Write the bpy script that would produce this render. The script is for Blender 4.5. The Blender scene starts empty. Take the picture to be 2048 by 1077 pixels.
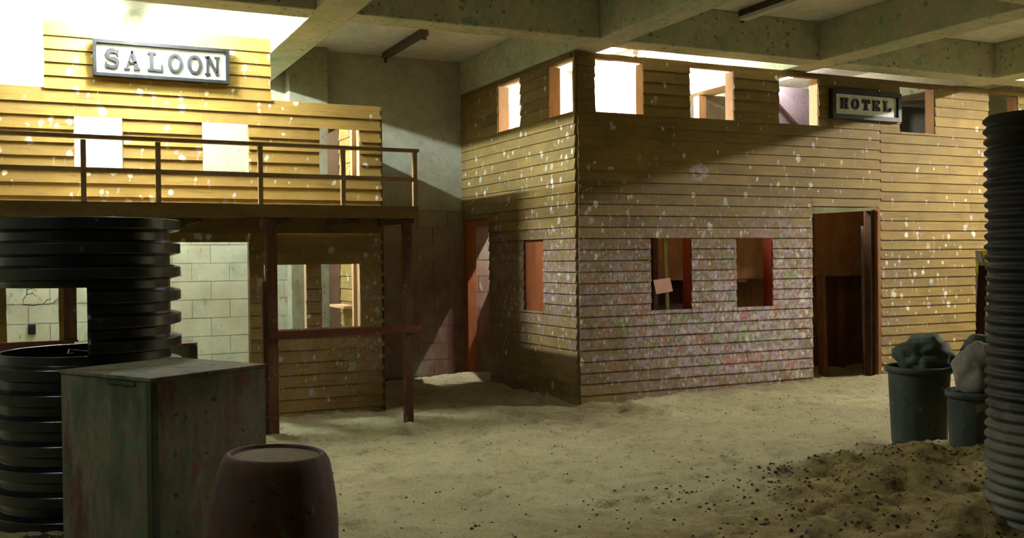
import bpy, bmesh, math, random
from mathutils import Vector, Matrix, noise
random.seed(7)
SC = bpy.context.scene
COL = SC.collection

# ------------------------------------------------------------------ camera
cam_d = bpy.data.cameras.new('camera')
cam = bpy.data.objects.new('camera', cam_d)
COL.objects.link(cam)
cam_d.sensor_width = 36.0
cam_d.lens = 36.0 * 1962.63 / 2048
cam_d.clip_end = 100
YAW, PITCH, ROLL = 0.445979, 0.0115761, -0.0104785
fw = Vector((math.cos(PITCH) * math.sin(YAW), math.cos(PITCH) * math.cos(YAW), -math.sin(PITCH)))
rt = Vector((math.cos(YAW), -math.sin(YAW), 0))
up = rt.cross(fw)
r2 = math.cos(ROLL) * rt + math.sin(ROLL) * up
u2 = -math.sin(ROLL) * rt + math.cos(ROLL) * up
mw = Matrix((r2, u2, -fw)).transposed().to_4x4()
mw.translation = Vector((-5.246, -9.328, 1.6))
cam.matrix_world = mw
SC.camera = cam

# ------------------------------------------------------------------ world, exposure
w = bpy.data.worlds.new('world')
SC.world = w
w.use_nodes = True
w.node_tree.nodes['Background'].inputs[0].default_value = (0.75, 0.85, 1.0, 1)
w.node_tree.nodes['Background'].inputs[1].default_value = 0.02
SC.view_settings.view_transform = 'Standard'
SC.view_settings.look = 'None'
SC.view_settings.gamma = 1
SC.view_settings.use_curve_mapping = False
SC.view_settings.exposure = 2.6
# strengths of the lit fluorescent tubes (used in ceiling_light below)
TUBE_SALOON_FRONT = 430.0
TUBE_SALOON = 300.0
TUBE_HOTEL = 260.0
TUBE_STREET = 430.0
TUBE_LEFT = 26.0
TUBE_FILL_RIGHT = 20.0  # extra tube added to brighten the panels behind the right upper windows

# ------------------------------------------------------------------ helpers
def lin(h):
    h = h.lstrip('#')
    o = []
    for i in (0, 2, 4):
        c = int(h[i:i + 2], 16) / 255
        o.append(c / 12.92 if c <= 0.04045 else ((c + 0.055) / 1.055) ** 2.4)
    return (o[0], o[1], o[2], 1.0)


class NT:
    """small node-tree writer"""
    def __init__(self, name):
        self.m = bpy.data.materials.new(name)
        self.m.use_nodes = True
        self.t = self.m.node_tree
        self.t.nodes.clear()
        self.out = self.t.nodes.new('ShaderNodeOutputMaterial')
        self.b = self.t.nodes.new('ShaderNodeBsdfPrincipled')
        self.t.links.new(self.b.outputs[0], self.out.inputs[0])
        self._pos = None

    def put(self, sock, v):
        if isinstance(v, bpy.types.NodeSocket):
            self.t.links.new(v, sock)
        else:
            sock.default_value = v

    def pos(self):
        if self._pos is None:
            self._pos = self.t.nodes.new('ShaderNodeNewGeometry').outputs['Position']
        return self._pos

    def obj(self):
        return self.t.nodes.new('ShaderNodeTexCoord').outputs['Object']

    def rnd(self):
        return self.t.nodes.new('ShaderNodeObjectInfo').outputs['Random']

    def math(self, op, a, b=None, c=None, clamp=False):
        n = self.t.nodes.new('ShaderNodeMath')
        n.operation = op
        n.use_clamp = clamp
        self.put(n.inputs[0], a)
        if b is not None:
            self.put(n.inputs[1], b)
        if c is not None:
            self.put(n.inputs[2], c)
        return n.outputs[0]

    def vmath(self, op, a, b):
        n = self.t.nodes.new('ShaderNodeVectorMath')
        n.operation = op
        self.put(n.inputs[0], a)
        self.put(n.inputs[1], b)
        return n.outputs[0]

    def sep(self, v):
        n = self.t.nodes.new('ShaderNodeSeparateXYZ')
        self.put(n.inputs[0], v)
        return n.outputs

    def comb(self, x, y, z):
        n = self.t.nodes.new('ShaderNodeCombineXYZ')
        self.put(n.inputs[0], x)
        self.put(n.inputs[1], y)
        self.put(n.inputs[2], z)
        return n.outputs[0]

    def noise(self, vec, scale, detail=4.0, rough=0.6, color=False):
        n = self.t.nodes.new('ShaderNodeTexNoise')
        self.put(n.inputs['Vector'], vec)
        n.inputs['Scale'].default_value = scale
        n.inputs['Detail'].default_value = detail
        n.inputs['Roughness'].default_value = rough
        return n.outputs['Color' if color else 'Fac']

    def vor(self, vec, scale, dims='3D'):
        n = self.t.nodes.new('ShaderNodeTexVoronoi')
        n.voronoi_dimensions = dims
        self.put(n.inputs['Vector'], vec)
        n.inputs['Scale'].default_value = scale
        return n.outputs

    def ramp(self, fac, stops, interp='LINEAR'):
        n = self.t.nodes.new('ShaderNodeValToRGB')
        n.color_ramp.interpolation = interp
        e = n.color_ramp.elements
        while len(e) < len(stops):
            e.new(0.5)
        for i, (p, c) in enumerate(stops):
            e[i].position = p
            e[i].color = lin(c) if isinstance(c, str) else ((c, c, c, 1) if not isinstance(c, tuple) else c)
        self.put(n.inputs[0], fac)
        return n.outputs[0]

    def mix(self, fac, a, b, blend='MIX'):
        n = self.t.nodes.new('ShaderNodeMix')
        n.data_type = 'RGBA'
        n.blend_type = blend
        self.put(n.inputs[0], fac)
        self.put(n.inputs[6], lin(a) if isinstance(a, str) else a)
        self.put(n.inputs[7], lin(b) if isinstance(b, str) else b)
        return n.outputs[2]

    def sm(self, x, lo, hi):
        n = self.t.nodes.new('ShaderNodeMapRange')
        n.interpolation_type = 'SMOOTHSTEP'
        self.put(n.inputs[0], x)
        self.put(n.inputs[1], lo)
        self.put(n.inputs[2], hi)
        return n.outputs[0]

    def finish(self, col, rough=0.8, bump=None, bstr=0.3, bdist=0.01, metal=0.0, spec=0.3):
        self.put(self.b.inputs['Base Color'], col)
        self.put(self.b.inputs['Roughness'], rough)
        self.b.inputs['Metallic'].default_value = metal
        self.b.inputs['Specular IOR Level'].default_value = spec
        if bump is not None:
            n = self.t.nodes.new('ShaderNodeBump')
            n.inputs['Strength'].default_value = bstr
            n.inputs['Distance'].default_value = bdist
            self.put(n.inputs['Height'], bump)
            self.t.links.new(n.outputs[0], self.b.inputs['Normal'])
        return self.m


def mottled(name, stops, scale=3.0, spots=(), rough=0.85, bump=0.3, bdist=0.006, stretch=(1, 1, 1), spec=0.25, fine=None, local=False):
    """a base of soft blotches (stops on a ramp) with paint spots: (scale, size, share, colour)"""
    m = NT(name)
    p = m.obj() if local else m.pos()
    v = m.vmath('MULTIPLY', p, stretch)
    n1 = m.noise(v, scale, 6, 0.65)
    col = m.ramp(n1, stops)
    fn = m.noise(v, fine or scale * 9, 5, 0.7)
    col = m.mix(0.35, col, m.mix(1.0, col, m.ramp(fn, [(0.3, 0.25), (0.7, 1.0)]), 'MULTIPLY'))
    for i, (s, size, share, c) in enumerate(spots):
        q = m.vmath('ADD', p, (i * 3.7, i * 1.9, i * 5.3))
        wob = m.vmath('SCALE', m.vmath('SUBTRACT', m.noise(q, s * 2.2, 2, 0.5, True), (0.5, 0.5, 0.5)), (0, 0, 0))
        wob.node.inputs['Scale'].default_value = 0.9 / s
        vo = m.vor(m.vmath('ADD', q, wob), s)
        here = m.math('LESS_THAN', m.sep(vo['Color'])[0], share)
        edge = m.sm(vo['Distance'], size, size * 0.6)
        col = m.mix(m.math('MULTIPLY', m.math('MULTIPLY', here, edge), 0.75), col, c)
    return m.finish(col, rough, fn, bump, bdist, 0.0, spec)


def link(o, parent=None):
    COL.objects.link(o)
    if parent is not None:
        o.parent = parent
    return o


def empty(name, loc=(0, 0, 0), rz=0.0):
    o = bpy.data.objects.new(name, None)
    o.empty_display_size = 0.2
    o.location = loc
    o.rotation_euler = (0, 0, rz)
    return link(o)


def tag(o, label=None, cat=None, group=None, kind=None):
    if label:
        o['label'] = label
    if cat:
        o['category'] = cat
    if group:
        o['group'] = group
    if kind:
        o['kind'] = kind
    return o


def sub(o, part):
    """hang a piece on a part of the same thing (both were placed in the thing's space)"""
    o.parent = part
    o.location = Vector(o.location) - Vector(part.location)
    return o


def mesh_obj(name, verts, faces, mat, parent=None, smooth=False, origin=None):
    """origin: point in the coordinates of verts that becomes the object's origin; verts are in parent space"""
    me = bpy.data.meshes.new(name)
    if origin is None:
        xs = [v[0] for v in verts]
        ys = [v[1] for v in verts]
        zs = [v[2] for v in verts]
        origin = ((min(xs) + max(xs)) / 2, (min(ys) + max(ys)) / 2, min(zs))
    ox, oy, oz = origin
    me.from_pydata([(v[0] - ox, v[1] - oy, v[2] - oz) for v in verts], [], faces)
    me.update()
    bm = bmesh.new()
    bm.from_mesh(me)
    bmesh.ops.recalc_face_normals(bm, faces=bm.faces)
    bm.to_mesh(me)
    bm.free()
    if smooth:
        me.polygons.foreach_set('use_smooth', [True] * len(me.polygons))
    me.materials.append(mat)
    o = bpy.data.objects.new(name, me)
    o.location = origin
    return link(o, parent)


CF = [(0, 3, 2, 1), (4, 5, 6, 7), (0, 1, 5, 4), (1, 2, 6, 5), (2, 3, 7, 6), (3, 0, 4, 7)]


def hexa(name, p8, mat, parent=None, origin=None):
    return mesh_obj(name, p8, CF, mat, parent, origin=origin)


def box(name, x0, x1, y0, y1, z0, z1, mat, parent=None, bev=0.0):
    p = [(x0, y0, z0), (x1, y0, z0), (x1, y1, z0), (x0, y1, z0), (x0, y0, z1), (x1, y0, z1), (x1, y1, z1), (x0, y1, z1)]
    o = hexa(name, p, mat, parent)
    if bev:
        b = o.modifiers.new('bevel', 'BEVEL')
        b.width = bev
        b.segments = 2
    return o


def bar(name, a, b, wx, wy, mat, parent=None, side=(0, 0, 1), bev=0.0):
    """a squared timber from a to b; wx across 'side', wy the other way"""
    a, b = Vector(a), Vector(b)
    d = (b - a).normalized()
    s = Vector(side)
    if abs(d.dot(s)) > 0.95:
        s = Vector((0, 1, 0))
    e1 = d.cross(s).normalized() * (wx / 2)
    e2 = d.cross(e1).normalized() * (wy / 2)
    v = [a - e1 - e2, a + e1 - e2, a + e1 + e2, a - e1 + e2, b - e1 - e2, b + e1 - e2, b + e1 + e2, b - e1 + e2]
    o = hexa(name, [tuple(q) for q in v], mat, parent)
    if bev:
        m = o.modifiers.new('bevel', 'BEVEL')
        m.width = bev
        m.segments = 2
    return o


def tube(name, pts, r, mat, parent=None, seg=10):
    pts = [Vector(p) for p in pts]
    vs, fs = [], []
    for i, p in enumerate(pts):
        d = (pts[min(i + 1, len(pts) - 1)] - pts[max(i - 1, 0)]).normalized()
        s = Vector((0, 0, 1)) if abs(d.z) < 0.9 else Vector((1, 0, 0))
        e1 = d.cross(s).normalized()
        e2 = d.cross(e1).normalized()
        rr = r[i] if isinstance(r, (list, tuple)) else r
        for k in range(seg):
            a = 2 * math.pi * k / seg
            vs.append(tuple(p + e1 * rr * math.cos(a) + e2 * rr * math.sin(a)))
    n = len(pts)
    for i in range(n - 1):
        for k in range(seg):
            fs.append((i * seg + k, i * seg + (k + 1) % seg, (i + 1) * seg + (k + 1) % seg, (i + 1) * seg + k))
    fs.append(tuple(range(seg))[::-1])
    fs.append(tuple((n - 1) * seg + k for k in range(seg)))
    return mesh_obj(name, vs, fs, mat, parent, smooth=True)


def lathe(name, prof, mat, parent=None, seg=48, smooth=True, skip=None, wob=None, closed=False):
    """prof: list of (r, z); skip(angle, z_mid) drops faces; r = 0 ends close to a point"""
    vs, fs = [], []
    for i, (r, z) in enumerate(prof):
        for k in range(seg):
            a = 2 * math.pi * k / seg
            rr = r + (wob(a, z) if wob and r > 1e-6 else 0)
            vs.append((rr * math.cos(a), rr * math.sin(a), z))
    for i in range(len(prof) - 1):
        for k in range(seg):
            if skip and skip(2 * math.pi * (k + 0.5) / seg, (prof[i][1] + prof[i + 1][1]) / 2):
                continue
            fs.append((i * seg + k, i * seg + (k + 1) % seg, (i + 1) * seg + (k + 1) % seg, (i + 1) * seg + k))
    o = mesh_obj(name, vs, fs, mat, parent, smooth, origin=(0, 0, 0))
    bm = bmesh.new()
    bm.from_mesh(o.data)
    bmesh.ops.delete(bm, geom=[v for v in bm.verts if not v.link_faces], context='VERTS')
    bmesh.ops.remove_doubles(bm, verts=bm.verts, dist=1e-5)
    bm.to_mesh(o.data)
    bm.free()
    if smooth:
        o.data.polygons.foreach_set('use_smooth', [True] * len(o.data.polygons))
    return o

# ------------------------------------------------------------------ materials
def board_material(name, a='#a8842f', b='#8c6c26', dark='#5d4519', fade=1.0):
    """ochre clapboard paint with paintball hits: pale splats with drips, coloured haze where most were fired"""
    m = NT(name)
    x, y, z = m.sep(m.pos())
    u = m.math('SUBTRACT', x, y)
    uz = m.comb(u, z, 0.0)
    r = m.rnd()
    grain = m.noise(m.vmath('MULTIPLY', uz, (2.0, 55.0, 1.0)), 1.0, 5, 0.7)
    cloud = m.noise(m.vmath('ADD', uz, m.comb(m.math('MULTIPLY', r, 9.0), 0.0, 0.0)), 1.7, 5, 0.6)
    col = m.ramp(cloud, [(0.3, b), (0.62, a)])
    col = m.mix(m.sm(grain, 0.52, 0.75), col, dark)
    v = m.math('ADD', 0.86, m.math('MULTIPLY', r, 0.24))
    col = m.mix(1.0, col, m.comb(v, v, v), 'MULTIPLY')

    def blob(u0, z0, su, sz, h):
        du = m.math('DIVIDE', m.math('SUBTRACT', u, u0), su)
        dz = m.math('DIVIDE', m.math('SUBTRACT', z, z0), sz)
        d2 = m.math('ADD', m.math('MULTIPLY', du, du), m.math('MULTIPLY', dz, dz))
        return m.math('MULTIPLY', m.math('POWER', 2.718, m.math('MULTIPLY', d2, -1.0)), h)

    def add(*a):
        t = a[0]
        for q in a[1:]:
            t = m.math('ADD', t, q)
        return t

    patch = m.noise(uz, 2.3, 3, 0.6)
    # where the hits are thick: lower middle of the hotel front, its near corner, and the panel right of the door
    haze = add(0.04, blob(2.5, 0.75, 1.35, 0.85, 1.25), blob(1.0, 1.0, 0.9, 0.9, 0.55), blob(-1.1, 1.35, 1.3, 0.55, 0.55),
               blob(3.0, 1.5, 0.5, 0.6, 0.4), blob(-2.9, 0.8, 1.2, 0.9, 0.25))
    hz = m.math('MULTIPLY', haze, m.sm(patch, 0.2, 0.55), clamp=True)
    tint = m.ramp(m.noise(uz, 4.2, 3, 0.6), [(0.30, '#7fa878'), (0.38, '#a9a89c'), (0.43, '#8f7d5c'), (0.48, '#b59fc0'), (0.53, '#c6b4c6'), (0.57, '#9a8462'), (0.62, '#c9808f'), (0.68, '#b9b0ac'), (0.74, '#8db2c8')])
    mott = m.noise(m.vmath('MULTIPLY', uz, (1.0, 0.55, 1.0)), 26.0, 4, 0.75)
    col = m.mix(m.math('MULTIPLY', m.math('MULTIPLY', hz, m.sm(mott, 0.28, 0.55)), 0.92 * fade), col, tint)
    thick = add(blob(-0.45, 2.25, 0.55, 0.6, 0.75), blob(5.35, 1.25, 0.7, 0.6, 0.65), blob(2.6, 1.0, 1.6, 1.0, 0.42),
                blob(-0.9, 2.9, 1.5, 0.5, 0.12), blob(3.3, 2.6, 1.5, 0.5, 0.14), blob(3.2, 1.6, 0.35, 0.4, 0.3), blob(-5.0, 2.5, 3.0, 0.9, 0.24), 0.07)
    white = [(0.0, '#dcd8cc'), (0.45, '#c9c4ba'), (0.66, '#bdb4c0'), (0.82, '#a9bcb6'), (0.93, '#c3a6a6')]
    colour = [(0.0, '#b9b3b6'), (0.22, '#b09eb4'), (0.40, '#9fb09a'), (0.55, '#bb9399'), (0.68, '#a3b3bb'), (0.82, '#948aa2'), (0.92, '#a5705f'), (0.975, '#5d80a4')]
    hzc = m.math('MULTIPLY', haze, 0.9)
    soft = m.noise(uz, 9.0, 2, 0.5)
    for i, (s, r0, r1, k, ramp, drip, dens) in enumerate(((4.5, 0.07, 0.20, 1.0, white, 0.75, thick), (8.0, 0.10, 0.36, 0.9, white, 0.85, thick),
                                                          (13.0, 0.15, 0.45, 0.9, colour, 0.6, hzc), (21.0, 0.15, 0.5, 0.8, white, 0.5, hzc), (2.0, 0.05, 0.11, 0.4, white, 0.2, thick))):
        q = m.vmath('ADD', m.vmath('MULTIPLY', uz, (s, s * (0.8 if i < 2 else 0.62), 1.0)), (i * 13.7, i * 7.1, 0.0))
        wob = m.vmath('SUBTRACT', m.noise(q, 4.0, 3, 0.6, True), (0.5, 0.5, 0.5))
        q2 = m.vmath('ADD', q, m.vmath('MULTIPLY', wob, (0.34, 0.34, 0.0)))
        vo = m.vor(q2, 1.0, '2D')
        cr, cg, cb = m.sep(vo['Color'])
        rad = m.math('ADD', r0, m.math('MULTIPLY', m.math('MULTIPLY', cg, cg), r1 - r0))
        dsk = m.sm(vo['Distance'], rad, m.math('MULTIPLY', rad, 0.6))
        off = m.sep(m.vmath('SUBTRACT', q2, vo['Position']))
        dx = m.math('ABSOLUTE', off[0])
        wdt = m.math('MULTIPLY', rad, 0.24)
        run = m.math('MULTIPLY', m.sm(dx, wdt, m.math('MULTIPLY', wdt, 0.5)), m.math('LESS_THAN', off[1], 0.0))
        run = m.math('MULTIPLY', run, m.math('GREATER_THAN', off[1], m.math('MULTIPLY', cb, -0.8)))
        run = m.math('MULTIPLY', m.math('MULTIPLY', run, m.math('GREATER_THAN', drip, cg)), 0.6)
        here = m.math('LESS_THAN', cr, m.math('MULTIPLY', dens, k))
        fac = m.math('MULTIPLY', m.math('MAXIMUM', dsk, run), here)
        fac = m.math('MULTIPLY', fac, m.sm(soft, 0.1, 0.65))
        col = m.mix(m.math('MULTIPLY', fac, (0.9 if i < 2 else 0.75) * fade), col, m.ramp(cb, ramp, 'CONSTANT'))
    bl = m.math('MULTIPLY', blob(1.62, 2.58, 0.16, 0.13, 1.0), m.sm(m.noise(uz, 14.0, 3, 0.6), 0.3, 0.6), clamp=True)
    col = m.mix(m.math('MULTIPLY', m.sm(bl, 0.3, 0.6), 0.7), col, '#b7aab8')
    return m.finish(col, 0.72, grain, 0.25, 0.004, 0.0, 0.3)


M = {}
M['board'] = board_material('ochre_clapboard', '#877038', '#705a2d', '#463717')
M['board_s'] = board_material('yellow_clapboard', '#977b38', '#80652c', '#523f1a')
M['board_in'] = mottled('bare_board_back', [(0.3, '#6e4a22'), (0.7, '#94692f')], 3, (), 0.85, stretch=(1, 1, 6))
M['conc_beam'] = mottled('concrete_beam', [(0.25, '#93b590'), (0.42, '#b4bd9d'), (0.55, '#c8c6aa'), (0.72, '#b3ad90')], 1.6,
                         ((7, 0.26, 0.3, lin('#68804f')), (14, 0.28, 0.3, lin('#4e5a3c')), (9, 0.16, 0.12, lin('#8d5844')), (5, 0.3, 0.10, lin('#6fa08c'))), 0.9)
M['conc_ceil'] = mottled('concrete_ceiling', [(0.25, '#d2d2c6'), (0.5, '#e2e0d4'), (0.75, '#ccc9ba')], 1.2,
                         ((10, 0.2, 0.18, lin('#8e9a86')),), 0.9)
M['conc_wall'] = mottled('concrete_wall', [(0.25, '#8a9284'), (0.45, '#9c9a88'), (0.6, '#8d8774'), (0.75, '#7c7a68')], 1.1,
                         ((8, 0.2, 0.3, lin('#6d7c66')), (15, 0.25, 0.25, lin('#58604e')), (6, 0.16, 0.14, lin('#86a39c'))), 0.9)

M['conc_pale'] = mottled('pale_render', [(0.25, '#a9b8ae'), (0.45, '#b4b6a8'), (0.6, '#a8a694'), (0.75, '#9ba396')], 1.1,
                         ((8, 0.2, 0.3, lin('#8a9a86')), (15, 0.25, 0.25, lin('#7c8472')), (6, 0.16, 0.14, lin('#9cbab2'))), 0.9)


def block_material():
    m = NT('painted_block')
    p = m.pos()
    x, y, z = m.sep(p)
    n1 = m.noise(p, 1.6, 5, 0.65)
    col = m.ramp(n1, [(0.28, '#8f988a'), (0.45, '#b3b4a4'), (0.6, '#a6a391'), (0.75, '#9b9a8c')])
    # red and green paint worn into the lower wall beside the hotel
    zone = m.math('MULTIPLY', m.sm(x, -2.2, -0.4), m.sm(z, 2.4, 1.0))
    st = m.noise(m.vmath('MULTIPLY', p, (3.0, 3.0, 1.4)), 1.3, 5, 0.7)
    col = m.mix(m.math('MULTIPLY', zone, m.math('MULTIPLY', m.sm(st, 0.2, 0.7), 0.85)), col, '#7e3a2e')
    col = m.mix(m.math('MULTIPLY', m.sm(x, -2.3, -1.7), 0.35), col, '#7d6250')
    for i, (s, size, share, c) in enumerate(((6, 0.26, 0.3, '#7d9a7c'), (11, 0.24, 0.22, '#a8685f'), (13, 0.22, 0.3, '#6f7a66'), (9, 0.2, 0.2, '#c4c6ba'))):
        q = m.vmath('MULTIPLY', m.vmath('ADD', p, (i * 3.1, 0, i * 1.7)), (1.0, 1.0, 0.45))
        wob = m.vmath('MULTIPLY', m.vmath('SUBTRACT', m.noise(q, s * 2.0, 2, 0.5, True), (0.5, 0.5, 0.5)), (0.8 / s, 0.8 / s, 0.8 / s))
        vo = m.vor(m.vmath('ADD', q, wob), s)
        here = m.math('LESS_THAN', m.sep(vo['Color'])[0], share)
        col = m.mix(m.math('MULTIPLY', m.math('MULTIPLY', here, m.sm(vo['Distance'], size, size * 0.5)), 0.6), col, c)
    return m.finish(col, 0.9, m.noise(p, 40, 4, 0.7), 0.35, 0.004)


M['block'] = block_material()
M['mortar'] = mottled('mortar', [(0.3, '#7c7a6c'), (0.7, '#94907f')], 5)


def sand_material():
    m = NT('sand')
    p = m.pos()
    x, y, z = m.sep(p)
    n1 = m.noise(p, 0.9, 6, 0.65)
    n2 = m.noise(p, 60.0, 4, 0.7)
    n3 = m.noise(p, 7.0, 5, 0.7)
    col = m.ramp(n1, [(0.3, '#c4b88e'), (0.5, '#ddd2a8'), (0.7, '#cec196')])
    col = m.mix(m.math('MULTIPLY', m.sm(n3, 0.5, 0.72), 0.55), col, '#7d6f45')
    col = m.mix(m.math('MULTIPLY', m.sm(n2, 0.5, 0.72), 0.6), col, '#776a46')
    # browner earth: the heap round the bins and the trodden ground near the barrel
    dx = m.math('DIVIDE', m.math('SUBTRACT', x, 0.2), 1.55)
    dy = m.math('DIVIDE', m.math('SUBTRACT', y, -5.0), 1.15)
    d = m.math('ADD', m.math('MULTIPLY', dx, dx), m.math('MULTIPLY', dy, dy))
    heap = m.sm(m.math('ADD', d, m.math('MULTIPLY', m.math('SUBTRACT', n3, 0.5), 1.2)), 1.25, 0.7)
    near = m.sm(m.math('ADD', y, m.math('MULTIPLY', m.math('SUBTRACT', n3, 0.5), 2.2)), -3.6, -5.2)
    heapc = m.ramp(m.noise(p, 11.0, 5, 0.7), [(0.35, '#75663a'), (0.5, '#ae975a'), (0.7, '#c4ad70')])
    col = m.mix(m.math('MULTIPLY', m.math('MAXIMUM', heap, m.math('MULTIPLY', near, 0.9)), 0.85), col, heapc)
    return m.finish(col, 0.95, m.math('ADD', n2, m.math('MULTIPLY', n3, 0.6)), 1.0, 0.05, 0.0, 0.15)


M['sand'] = sand_material()
M['pebble'] = mottled('dark_pebble', [(0.3, '#2c281e'), (0.7, '#4a432f')], 9)
M['post'] = mottled('worn_red_post', [(0.3, '#4a2c20'), (0.5, '#66432f'), (0.7, '#7d6250')], 4, ((18, 0.25, 0.2, lin('#a58a78')), (12, 0.2, 0.2, lin('#3b1d15'))), 0.8, stretch=(1, 1, 0.25))
M['hitch'] = mottled('red_brown_rail', [(0.3, '#55291d'), (0.6, '#713f2d'), (0.8, '#8a6350')], 5, ((20, 0.25, 0.18, lin('#b39a8a')),), 0.75, stretch=(0.3, 1, 1))
M['rail'] = mottled('brown_rail', [(0.3, '#957651'), (0.7, '#b0926c')], 4, (), 0.75)
M['fascia'] = mottled('fascia_board', [(0.3, '#6c5530'), (0.6, '#866c40'), (0.8, '#765e3a')], 2.5, ((7, 0.14, 0.4, lin('#a89a80')),), 0.8, stretch=(1, 1, 3))
M['orange'] = mottled('orange_timber', [(0.3, '#93502f'), (0.55, '#b06a42'), (0.75, '#a0603c')], 3, ((20, 0.2, 0.2, lin('#7c3a20')), (13, 0.14, 0.1, lin('#4a2415'))), 0.75, stretch=(1, 1, 0.2))
M['red'] = mottled('red_timber', [(0.3, '#7a2415'), (0.6, '#9b3a22'), (0.8, '#84301f')], 3, ((20, 0.2, 0.2, lin('#5a1c12')),), 0.75, stretch=(1, 1, 0.2))
M['pine'] = mottled('pine_timber', [(0.3, '#cfa27a'), (0.6, '#e0bd98'), (0.8, '#d4a983')], 3, ((16, 0.1, 0.1, lin('#7c4c28')),), 0.75, stretch=(1, 1, 0.2))
M['ply'] = mottled('stained_plywood', [(0.28, '#6a4128'), (0.45, '#875c3a'), (0.6, '#98714c'), (0.75, '#864a36')], 1.8, ((16, 0.25, 0.2, lin('#8a6a55')), (9, 0.2, 0.15, lin('#5c2a1e'))), 0.8, stretch=(1, 1, 0.4))
M['ply_dark'] = mottled('dark_plywood', [(0.3, '#3a2517'), (0.7, '#5a3f2a')], 2.2, (), 0.85)
M['crate'] = mottled('mossy_crate', [(0.25, '#38452f'), (0.42, '#5f664c'), (0.52, '#7d7660'), (0.62, '#6a4c40'), (0.75, '#4c4a38')], 3.6,
                     ((7, 0.34, 0.3, lin('#4f7346')), (10, 0.32, 0.25, lin('#86504a')), (17, 0.25, 0.25, lin('#20241a')), (8, 0.2, 0.2, lin('#7d806c'))), 0.85, stretch=(1, 1, 0.35), local=True)
M['crate_edge'] = mottled('crate_trim', [(0.3, '#39402f'), (0.7, '#565a46')], 4, ((16, 0.25, 0.25, lin('#20241a')),), 0.85, local=True)
M['plastic'] = mottled('black_plastic', [(0.3, '#0f1114'), (0.7, '#1c1f22')], 4, ((14, 0.2, 0.12, lin('#3c463f')), (20, 0.22, 0.12, lin('#3a2f3a'))), 0.27, 0.12, spec=0.55, local=True)


def dusty_plastic():
    m = NT('dusty_black_plastic')
    p = m.pos()
    z = m.sep(p)[2]
    n = m.noise(p, 9, 5, 0.7)
    col = m.ramp(m.noise(p, 3, 4, 0.6), [(0.3, '#1a1b1c'), (0.7, '#2b2a2c')])
    col = m.mix(m.math('MULTIPLY', m.sm(n, 0.45, 0.65), 0.5), col, '#3d2f3c')
    dust = m.math('ADD', m.math('MULTIPLY', m.math('SUBTRACT', n, 0.5), 1.4), m.sm(z, 1.3, 0.2))
    col = m.mix(m.math('MULTIPLY', m.sm(dust, 0.25, 0.95), 0.75), col, '#6f6d60')
    return m.finish(col, m.math('ADD', 0.4, m.math('MULTIPLY', n, 0.4)), n, 0.2, 0.004, 0.0, 0.45)


M['plastic_dusty'] = dusty_plastic()
M['barrel'] = mottled('barrel_paint', [(0.28, '#44332a'), (0.45, '#5f4638'), (0.58, '#524246'), (0.72, '#585640')], 3.0,
                      ((8, 0.28, 0.25, lin('#667457')), (12, 0.3, 0.25, lin('#7d4458')), (15, 0.25, 0.2, lin('#241a18')), (6, 0.2, 0.15, lin('#7a6c62'))), 0.75, stretch=(1, 1, 0.5), local=True)
M['barrel_top'] = mottled('barrel_head_wood', [(0.3, '#584830'), (0.7, '#746140')], 4, ((14, 0.25, 0.2, lin('#4a3220')),), 0.8, local=True)
M['bin'] = mottled('grey_green_bin', [(0.28, '#353d38'), (0.5, '#474e48'), (0.7, '#5a5c56')], 3, ((10, 0.25, 0.25, lin('#3e5a4c')), (15, 0.25, 0.2, lin('#2c3230')), (8, 0.3, 0.22, lin('#767a6c'))), 0.7, stretch=(1, 1, 0.4), local=True)
M['sack_dark'] = mottled('dark_sack', [(0.28, '#2b352c'), (0.5, '#4a5546'), (0.72, '#3a3f34')], 5, ((14, 0.25, 0.25, lin('#232820')), (10, 0.22, 0.2, lin('#5f6a58'))), 0.8, local=True)
M['sack_pale'] = mottled('pale_sack', [(0.28, '#6a655c'), (0.5, '#837b70'), (0.72, '#746a62')], 5, ((7, 0.4, 0.4, lin('#8c4a52')), (14, 0.25, 0.2, lin('#5c5a50'))), 0.8, local=True)
M['black'] = mottled('black_frame', [(0.3, '#101216'), (0.7, '#1c1f26')], 6, (), 0.5, 0.1)
M['letter'] = mottled('black_letter', [(0.3, '#15171b'), (0.7, '#24272d')], 8, (), 0.5, 0.1)
M['white'] = mottled('white_sign_board', [(0.3, '#d9d9d6'), (0.7, '#efefec')], 4, ((10, 0.14, 0.12, lin('#b4b4b6')),), 0.6, 0.1)
M['pink'] = mottled('pink_card', [(0.3, '#e6aaa2'), (0.7, '#efb8ae')], 4, (), 0.7, 0.05)
M['stake'] = mottled('olive_stake', [(0.3, '#6a5a22'), (0.7, '#8a7632')], 6, (), 0.8)
M['yellow'] = mottled('yellow_fibreglass', [(0.3, '#d8bf12'), (0.7, '#e8d028')], 5, (), 0.5, 0.1)
M['steel'] = mottled('grey_steel', [(0.3, '#6b6c70'), (0.7, '#8c8d90')], 6, ((14, 0.2, 0.2, lin('#4c4a48')),), 0.5, 0.1)
M['batten'] = mottled('batten_housing', [(0.3, '#4c4436'), (0.7, '#6a6150')], 4, (), 0.7, 0.1)
M['tube_off'] = mottled('unlit_tube', [(0.3, '#d2d2cc'), (0.7, '#e2e2dc')], 4, (), 0.3, 0.05)
M['twig'] = mottled('dark_twig', [(0.3, '#241d14'), (0.7, '#3a3020')], 9)
M['tarp'] = mottled('dark_tarpaulin', [(0.3, '#2c2826'), (0.6, '#45403e'), (0.8, '#353032')], 3, (), 0.7)
M['lilac'] = mottled('lilac_board', [(0.3, '#8d7c88'), (0.7, '#a8979f')], 3, ((12, 0.2, 0.2, lin('#6c5a66')),), 0.8)
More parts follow.
